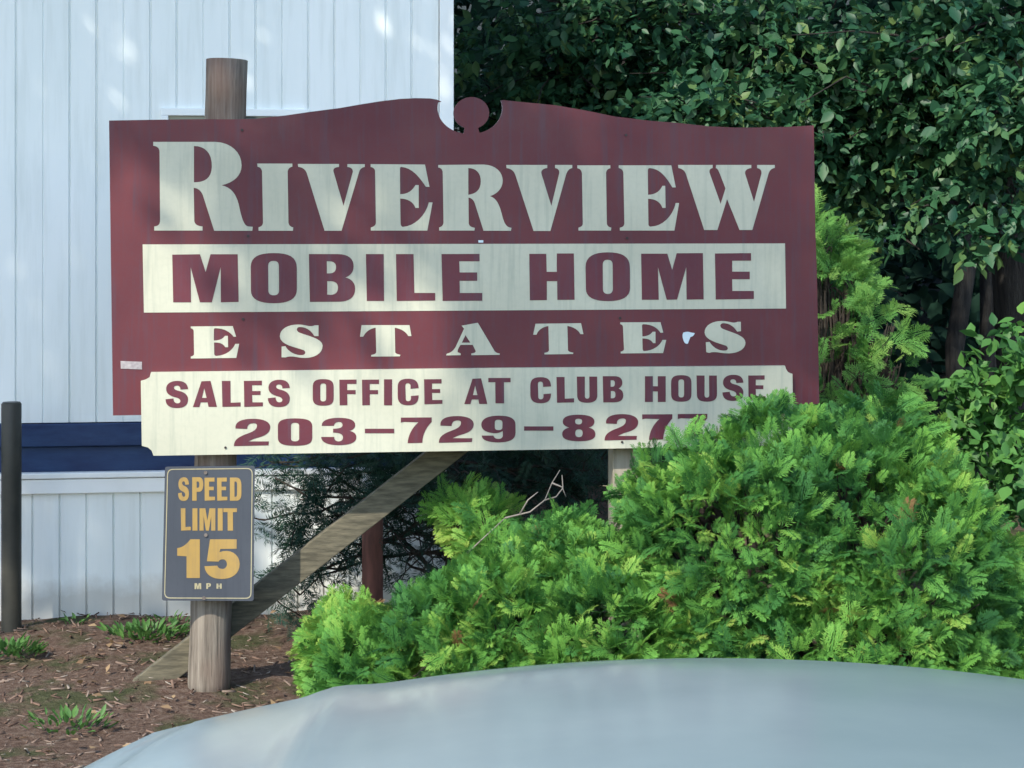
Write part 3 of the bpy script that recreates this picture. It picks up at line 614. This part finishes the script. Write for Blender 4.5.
arbor('arborvitae_tree', 'tall lime green arborvitae rising behind the right edge of the sign', A5, 3000, M['arbor_lime'], 41, (.05, .13), base=(at(835, 0, 7.3).x, 7.3, 0))

# ------------------------------------------------------------------ broadleaf trees
leaf_v = np.array([[0, 0, 0], [.20, .22, .03], [.26, .52, .05], [.12, .82, .02], [0, 1.05, -.06], [-.12, .82, .02], [-.26, .52, .05], [-.20, .22, .03], [0, .35, -.03], [0, .7, -.05]])
leaf_f = np.array([[0, 1, 2, 8], [8, 2, 3, 9], [9, 3, 4, 5], [9, 5, 6, 8], [8, 6, 7, 0]]); leaf_f = leaf_f[:, [0, 1, 2, 3]]
leaf_a = np.zeros(10)
leaf_v = leaf_v * [1.15, 1, 1]
def leaves(centers, rads, counts, size, seed, hang=.5):
    parts = []
    for c, r_, n in zip(centers, rads, counts):
        # twigs of several leaves each
        k = max(n // 6, 1); u = rng.normal(size=(k, 3)); u /= np.linalg.norm(u, axis=1, keepdims=True)
        tw = np.array(c) + u * np.array(r_) * (rng.uniform(0, 1, (k, 1)) ** .5)
        td = u * .6 + rng.normal(size=(k, 3)) * .6; td[:, 2] -= hang * .3; td /= np.linalg.norm(td, axis=1, keepdims=True)
        P = np.repeat(tw, 6, 0) + np.repeat(td, 6, 0) * (np.tile(np.arange(6), k)[:, None] * size * .42)
        K = len(P); side_ = rng.normal(size=(K, 3)); d = np.repeat(td, 6, 0) * .5 + side_ * .7; d[:, 2] -= hang * .35
        up = np.array([[0, -.35, .8]]) + rng.normal(size=(K, 3)) * .5
        parts.append(instance(leaf_v, leaf_f, leaf_a, frames(d, up), P, np.clip(rng.lognormal(-.12, .33, K), .35, 1.5) * size, np.clip(.4 + np.repeat(rng.normal(size=k) * .18, 6) + rng.normal(size=K) * .12, 0, 1)))
    return join(parts)
def branch_to(mb, a, b_, r0, r1, n=6, wob=.06):
    a, b_ = Vector(a), Vector(b_); L = (b_ - a).length; pts = [a]
    for i in range(1, n): t = i / n; pts.append(a.lerp(b_, t) + Vector((random.uniform(-1, 1), random.uniform(-1, 1), random.uniform(-1, 1) + .5 * math.sin(t * 3.14))) * L * wob)
    pts.append(b_); mb.tube(pts, [r0 + (r1 - r0) * i / n for i in range(n + 1)], 8, False); return pts
def tree(label, base, height, r0, clusters, size, m_, hang=.5):
    root = empty('broadleaf_tree', base, label=label, cat='tree', group='tall leafy trees behind the signs')
    base = Vector(base); tp = base + Vector((random.uniform(-.3, .3), random.uniform(-.2, .2), height)); mb = MB()
    trunk = branch_to(mb, base - Vector((0, 0, .1)), tp, r0, r0 * .35, 10, .012); mb.build('trunk', M['bark'], root, smooth=True)
    lm = MB()
    for c, r_, n in clusters:
        c = Vector(c); z = max((.08 if len(clusters) < 7 else .25) * height, min(c.z - .15 * abs(c.x - base.x) - .1, height)); t = trunk[min(int(z / height * 10), 10)]
        pts = branch_to(lm, t, c, r0 * .28, .008, 7, .04)
        for i in range(max(4, n // 60)):
            e_ = c + Vector((random.gauss(0, .55) * r_[0], random.gauss(0, .55) * r_[1], random.gauss(0, .55) * r_[2])); branch_to(lm, pts[random.choice((5, 6, 7))], e_, .009, .002, 3, .08)
    lm.build('limb', M['bark'], root, smooth=True)
    v, f, a = leaves([c for c, _, _ in clusters], [r_ for _, r_, _ in clusters], [n for _, _, n in clusters], size, 0, hang)
    np_mesh('crown', v, f, m_, root, a); return root
def cl(px, py, Y, rx, rz, n, ry=None):
    p = at(px, py, Y); return ((p.x, p.y, p.z), (rx / F * Y, (ry or (rx + rz) / 2) / F * Y, rz / F * Y), n)
def hi(n, x, y, z, sx, sy, sz, per=900, r_=(1.0, 1.0, .6)):
    return [((x + random.uniform(-sx, sx), y + random.uniform(-sy, sy), z + random.uniform(-sz, sz)), r_, per) for _ in range(n)]
# right: low boughs seen in the frame plus the high crown that shades them
tree('tall leafy tree with grey trunk and low boughs at the upper right', (at(1030, 0, 10.5).x, 10.5, 0), 8.5, .17,
     [cl(700, 112, 9.0, 60, 26, 750), cl(780, 120, 9.2, 70, 40, 1200), cl(870, 130, 9.4, 80, 60, 1950), cl(955, 140, 9.0, 60, 55, 1350), cl(845, 190, 9.6, 60, 50, 1050), cl(1010, 180, 8.6, 36, 60, 675),
      cl(985, 235, 8.6, 30, 16, 165), cl(900, 235, 9.2, 50, 14, 195), cl(1000, 110, 8.4, 50, 40, 900), cl(940, 60, 9.0, 110, 60, 2400), cl(780, 50, 9.4, 110, 60, 2400), cl(1000, 20, 8.6, 80, 60, 1500), cl(930, 205, 8.8, 30, 12, 120)]
     + hi(15, 3.2, 7.8, 5.4, 2.6, 1.6, .9, 1300), .066, M['broad'])
tree('leafy tree with thin trunk behind the middle of the sign', (at(640, 0, 11).x, 11, 0), 8, .13,
     [cl(600, 110, 10, 90, 30, 1350), cl(690, 80, 10, 100, 50, 2250), cl(560, 60, 10, 110, 60, 2250), cl(830, 260, 11, 45, 60, 750), cl(500, 100, 10.5, 60, 50, 1050), cl(640, 10, 9.6, 160, 50, 2250), cl(760, 220, 11.5, 80, 120, 1350)]
     + hi(12, .6, 7.6, 5.6, 2.2, 1.4, .8, 1300), .064, M['broad'])
tree('leafy tree at the right with trunk half hidden in the dark undergrowth', (at(960, 0, 12).x, 12, 0), 8, .07,
     [cl(1005, 470, 7.2, 40, 50, 700), cl(990, 400, 7.3, 34, 34, 420), cl(1022, 360, 7.2, 24, 30, 300), cl(962, 430, 7.4, 30, 24, 220), cl(890, 460, 8, 50, 36, 400)], .06, M['shrub_leaf'])
def sunward(p, z): p = Vector(p); q = p + SUNV * ((z - p.z) / SUNV.z); return (q.x, q.y, q.z)
over = []  # unseen canopy clumps, added along the sun rays to shade the home wall
for xx in np.arange(-3.0, -.2, .42):
    for zz in (.3, .9, 1.5, 2.2, 2.9, 3.5):
        if xx > -1.2 and zz < 1.5: continue
        over.append((sunward((xx + random.uniform(-.15, .15), 7.2, zz + random.uniform(-.15, .15)), random.uniform(5.3, 6.2)), (.42, .42, .25), 600))
tree('unseen tree added beyond the mobile home roof, its crown placed to shade the wall', (-1.2, 12.2, 0), 9, .2, over + hi(6, -2, 11.5, 7, 2.5, 1, 1), .085, M['broad'])
spots = [(-1.2, 2.0, .22), (-.9, 1.75, .25), (-.2, 1.9, .25), (.0, 1.6, .28), (.45, 1.45, .28), (.75, 1.75, .2), (.25, 1.3, .25), (.75, 1.2, .3), (-.5, 1.95, .2), (.5, 1.9, .2), (.1, 1.05, .2), (-.75, 1.3, .12), (1.0, 1.45, .12)]  # points on the sign; added out-of-frame crown clumps dapple them with shade
tree('unseen tree added off to the left, its crown placed to dapple the sign with shade', (-5.2, 2.9, 0), 11, .2,
     [(sunward((x_, 6.05, z_), random.uniform(6.8, 8.2)), (r_, r_ * .8, r_ * .8), int(1100 * r_)) for x_, z_, r_ in spots], .10, M['broad'])

# far woods: one leafy mass nobody could count, with trunks one can tell apart before it
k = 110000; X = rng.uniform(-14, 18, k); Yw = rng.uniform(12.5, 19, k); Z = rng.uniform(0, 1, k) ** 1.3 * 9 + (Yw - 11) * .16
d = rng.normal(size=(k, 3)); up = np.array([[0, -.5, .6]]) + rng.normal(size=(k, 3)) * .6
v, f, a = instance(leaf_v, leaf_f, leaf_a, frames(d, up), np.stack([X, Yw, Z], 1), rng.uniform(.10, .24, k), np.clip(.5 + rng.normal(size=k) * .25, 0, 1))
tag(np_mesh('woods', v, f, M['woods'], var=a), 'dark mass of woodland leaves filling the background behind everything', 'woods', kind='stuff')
for i, (px, Y, r_, lb) in enumerate([(985, 12.2, .07, 'slender dark trunk near the right edge in the shaded gap of the woods')]):
    c = at(px, 0, Y); mb = MB(); root = empty('tree_trunk', (c.x, Y, .15), label=lb, cat='tree')
    branch_to(mb, (c.x, Y, .1), (c.x + .2, Y + .2, 8), r_, r_ * .5, 10, .01); mb.build('trunk', M['bark'], root, smooth=True)
    lv = hi(3, c.x, Y, 7, .8, .5, .5); v, f, a = leaves([q[0] for q in lv], [q[1] for q in lv], [700] * 3, .09, 0); np_mesh('crown', v, f, M['woods'], root, a)

# ------------------------------------------------------------------ dark yew behind the brace
yroot = empty('evergreen_shrub', (at(430, 0, 6.85).x, 6.85, 0), label='dark needled evergreen with bare lower twigs behind the diagonal brace', cat='shrub')
yb = at(450, 0, 6.85); base = Vector((yb.x, 6.85, 0)); st = MB(); ends = []
targets = [(275, 478, 6.8), (300, 500, 6.8), (330, 470, 6.9), (265, 520, 6.75), (285, 545, 6.75), (350, 495, 6.8), (395, 478, 6.9), (420, 500, 6.9), (455, 480, 6.9), (500, 470, 7), (540, 490, 7), (580, 480, 7), (330, 540, 6.8), (290, 575, 6.8),
           (430, 545, 6.8), (470, 520, 6.9), (520, 520, 7), (400, 560, 6.8), (310, 460, 6.9), (365, 460, 6.9), (560, 460, 7), (600, 470, 7), (270, 462, 6.85), (445, 462, 6.9), (268, 592, 6.7), (410, 530, 6.85), (620, 500, 7), (580, 520, 7), (450, 590, 6.8), (300, 595, 6.8), (520, 560, 6.9)]
for px, py, Y in targets:
    e_ = at(px, py, Y); s_ = base + Vector((random.uniform(-.05, .05), 0, random.uniform(.15, .75)))
    pts = branch_to(st, s_, e_, .009, .003, 7, .03); ends += pts[3:]
    for _ in range(5):
        q = random.choice(pts[2:]); e2_ = q + Vector((random.gauss(0, .12), random.gauss(0, .07), random.gauss(-.02, .1))); p2 = branch_to(st, q, e2_, .004, .0015, 4, .06); ends += p2[2:] if px < 350 or py < 500 else p2[-1:]
st.tube([base, base + Vector((.02, 0, .45)), base + Vector((0, .02, .9))], [.035, .03, .015], 9); st.build('branch', M['twig'], yroot, smooth=True)
ndl_v = np.array([[0, 0, 0], [.06, .5, .02], [0, 1, 0], [-.06, .5, .02]]); ndl_f = np.array([[0, 1, 2, 3]])
tuft_v, tuft_f, tuft_a = [], [], []
r = np.random.default_rng(5)
Rn = []; Tn = []
for i in range(26):
    t = i / 26; sgn = 1 if i % 2 else -1; Tn.append([0, t * 1.0, 0]); Rn.append([sgn * .8, .55, r.normal() * .25])
v, f, a = instance(ndl_v, ndl_f, np.zeros(4), frames(np.array(Rn), np.tile([0, 0, 1.], (26, 1)) + r.normal(size=(26, 3)) * .3), np.array(Tn), np.full(26, .38), r.normal(size=26) * .1)
E_ = np.array([tuple(p) for p in ends]); wgt = np.array([1.0 if (p[2] > 1.5 - (505 - HY) / F * p[1]) or p[0] < at(335, 0, 6.8).x else .22 for p in E_]); wgt /= wgt.sum()
k = 1900; P = E_[rng.choice(len(E_), k, p=wgt)] + rng.normal(size=(k, 3)) * [.055, .05, .05]
d = rng.normal(size=(k, 3)); d[:, 2] = d[:, 2] * .6 - .45
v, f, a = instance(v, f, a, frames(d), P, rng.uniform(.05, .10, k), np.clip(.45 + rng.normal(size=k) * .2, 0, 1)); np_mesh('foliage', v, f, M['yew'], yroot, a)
# dead pale twigs arching out above the low shrub
tw = MB(); o3 = lambda px, py, Y: at(px, py, Y)
for pts in ([(505, 518, 5.95), (530, 512, 5.95), (545, 500, 5.95), (552, 483, 5.95), (560, 470, 5.95)], [(545, 500, 5.95), (556, 497, 5.95), (563, 488, 5.95), (562, 475, 5.95)], [(552, 483, 5.95), (562, 487, 5.95), (566, 497, 5.95)], [(520, 514, 5.95), (528, 500, 5.95), (538, 492, 5.95)], [(460, 560, 5.95), (505, 518, 5.95)]):
    q = [o3(*p) for p in pts]; tw.tube(q, [.0034 - .002 * i / (len(q) - 1) for i in range(len(q))], 6)
tag(tw.build('bare_twig', M['pale_twig'], smooth=True), 'pale bare dead twigs arching above the low arborvitae', 'twig')
# a sprig of arborvitae behind the twigs
sp_b = [bl_(484, 526, 6.2, 26, 24, 25), bl_(458, 510, 6.25, 12, 12, 16), bl_(488, 590, 6.1, 22, 55, 25)]
arbor('arborvitae_shrub', 'small dull green arborvitae sprig between the brace and the pale dead twigs', sp_b, 300, M['arbor'], 61, (.06, .11), base=(at(488, 0, 6.15).x, 6.15, 0))

# ------------------------------------------------------------------ weeds in the mulch
def weed(label, px, py, n, L, spread, seed):
    Y = EYE * F / (py - HY); c = at(px, py, Y); random.seed(seed)
    v = []; parts = []
    k = n; an = rng.uniform(0, 6.28, k); rr = rng.uniform(0, 1, k) ** .5 * spread
    P = np.stack([c.x + np.cos(an) * rr * 1.6, c.y + np.sin(an) * rr * .8, np.full(k, .0)], 1); P[:, 2] += rng.uniform(0, .04, k)
    d = np.stack([np.cos(an) * .7, np.sin(an) * .7, rng.uniform(.3, 1.1, k)], 1) + rng.normal(size=(k, 3)) * .2
    v, f, a = instance(leaf_v * [.6, 1, 1], leaf_f, leaf_a, frames(d, np.tile([0, 0, 1.], (k, 1)) + rng.normal(size=(k, 3)) * .2), P, rng.uniform(.5, 1.2, k) * L, np.clip(.5 + rng.normal(size=k) * .2, 0, 1))
    o = np_mesh('weed', v, f, M['weed'], var=a); return tag(o, label, 'weed', 'weeds in the mulch bed')
weed('broadest leafy green weed in the mulch left of the round post', 146, 640, 170, .045, .10, 1)
weed('grassy green weed at the foot of the dark pipe post', 12, 656, 110, .05, .07, 2)
weed('tiny weed sprout near the skirting above the broad weed', 74, 628, 20, .03, .03, 3)
weed('small green sprout right against the white skirting', 168, 628, 40, .035, .05, 4)
weed('low weed in the foreground mulch below the diagonal brace', 262, 735, 60, .04, .07, 5)
weed('scruffy weed in the foreground mulch at lower left', 70, 730, 90, .04, .08, 6)

# ------------------------------------------------------------------ the pale car whose bonnet crosses the bottom of the view
CXc = .25
car = empty('car', (CXc, .1, -.116), label='pale silver blue car whose bonnet crosses the bottom of the view', cat='car')
# stations along the car: y, belt height z (top surface at centre), half width, crown (drop towards the side)
def hoodz(y):
    pts = [(1.2, 1.075), (1.5, 1.062), (1.8, 1.042), (2.0, 1.022), (2.15, 1.0), (2.3, .966), (2.4, .93), (2.47, .88), (2.52, .80), (2.55, .68), (2.56, .5)]
    for (a_, za), (b__, zb) in zip(pts, pts[1:]):
        if y <= b__: return za + (zb - za) * (y - a_) / (b__ - a_)
    return pts[-1][1]
st_y = [-2.05, -2.0, -1.85, -1.3, -.6, 0, .6, 1.0, 1.2, 1.35, 1.5, 1.65, 1.8, 1.9, 2.0, 2.08, 2.15, 2.23, 2.3, 2.35, 2.4, 2.44, 2.47, 2.5, 2.52, 2.54, 2.55]
V = []; nf = 81
for y in st_y:
    zt = hoodz(y) if y >= 1.2 else (1.06 if y > -1.8 else .98)
    hw = .90 - .16 * max(0, (y - 1.5) / 1.05) ** 2.2 - .10 * max(0, (-1.3 - y) / .7) ** 2
    sec = []
    for i in range(nf):
        t = i / (nf - 1)
        if t <= .6:                       # top, crowned
            u = t / .6; x = u * hw * .94; z = zt - .19 * x * x - (.03 * max(0, u - .85) / .15) - (.012 * math.exp(-((u - .82) / .012) ** 2) if y > 1.15 else 0)
            if y > 1.15: z += .007 * math.exp(-((x - .46) / .03) ** 2) * min(1, (2.5 - y) / .3)
        else:
            u = (t - .6) / .4; x = hw * (.94 + .06 * math.sin(min(u * 3, 1) * 1.57) - .05 * u * u); ztop = zt - .19 * (hw * .94) ** 2 - .03; z = ztop + (.22 - ztop) * u
        sec.append((x, max(z, .18)))
    row = [(CXc - x, y, z - .0) for x, z in sec[::-1]] + [(CXc + x, y, z) for x, z in sec[1:]]
    V.append(row)
mb = MB(); nr = len(V[0]); mb.v = [p for r_ in V for p in r_]
mb.f = [(j * nr + i, j * nr + i + 1, (j + 1) * nr + i + 1, (j + 1) * nr + i) for j in range(len(V) - 1) for i in range(nr - 1)]
mb.f.append(tuple(range(nr))); mb.f.append(tuple((len(V) - 1) * nr + i for i in range(nr))[::-1]); mb.f.append(tuple(j * nr for j in range(len(V))) + tuple(j * nr + nr - 1 for j in range(len(V)))[::-1])
body = mb.build('body', M['car'], car, smooth=True)
for p in body.data.polygons:
    if len(p.vertices) > 4: p.use_smooth = False
# greenhouse
gh = [(1.22, 1.05, .70), (.32, 1.365, .58), (-.5, 1.39, .56), (-1.3, 1.33, .55), (-1.85, 1.02, .62)]
mb = MB()
vs = []
for y, z, hw in gh: vs += [(CXc - hw, y, z), (CXc + hw, y, z)]
for y, z, hw in gh: vs += [(CXc - .80 + (.02 if abs(y) < 1 else .1), y, 1.0), (CXc + .80 - (.02 if abs(y) < 1 else .1), y, 1.0)]
mb.add(vs, [(0, 1, 3, 2), (6, 7, 9, 8)] + [(2 * i + 10, 2 * i, 2 * i + 2, 2 * i + 12) for i in range(4)] + [(2 * i + 11, 2 * i + 13, 2 * i + 3, 2 * i + 1) for i in range(4)]); mb.build('windows', M['glass'], car)
mb = MB(); mb.add([(CXc - .585, .33, 1.372), (CXc + .585, .33, 1.372), (CXc + .565, -.5, 1.397), (CXc - .565, -.5, 1.397), (CXc - .555, -1.31, 1.337), (CXc + .555, -1.31, 1.337)], [(0, 1, 2, 3), (3, 2, 5, 4)]); r_ = mb.build('roof', M['car'], car)
sm = r_.modifiers.new('solid', 'SOLIDIFY'); sm.thickness = .02
for sx in (-1, 1):
    mb = MB(); mb.box((CXc + sx * .58, 2.44, .74), (.15, .10, .06)); mb.build('headlight', M['lens'], car, bevel=.03)
    mb = MB(); mb.box((CXc + sx * .98, .95, 1.06), (.09, .05, .06)); mb.build('mirror', M['car'], car, bevel=.03)
mb = MB()
for i in range(4): mb.box((CXc, 2.553, .46 + .05 * i), (.38, .012, .012))
mb.build('grille', M['black'], car)
for sx in (-1, 1):
    for y in (1.75, -1.25):
        mb = MB()
        c = Vector((CXc + sx * .80, y, .21)); mb.tube([c - Vector((.11, 0, 0)), c - Vector((.09, 0, 0)), c + Vector((.09, 0, 0)), c + Vector((.11, 0, 0))], [.30, .325, .325, .30], 32); wh = mb.build('wheel', M['rubber'], car)
        mb = MB(); cc = c + Vector((sx * .115, 0, 0)); mb.tube([cc - Vector((.01, 0, 0)), cc + Vector((.01, 0, 0))], .20, 24); mb.build('rim', M['steel'], wh)
# the plain marks of a bonnet: shut line each side is pressed in the body; washer jets
mb = MB()
for sx in (-.28, .28):
    mb = MB(); mb.box((CXc + sx, 1.32, 1.072), (.014, .01, .006)); mb.build('washer_jet', M['black'], car, bevel=.003)
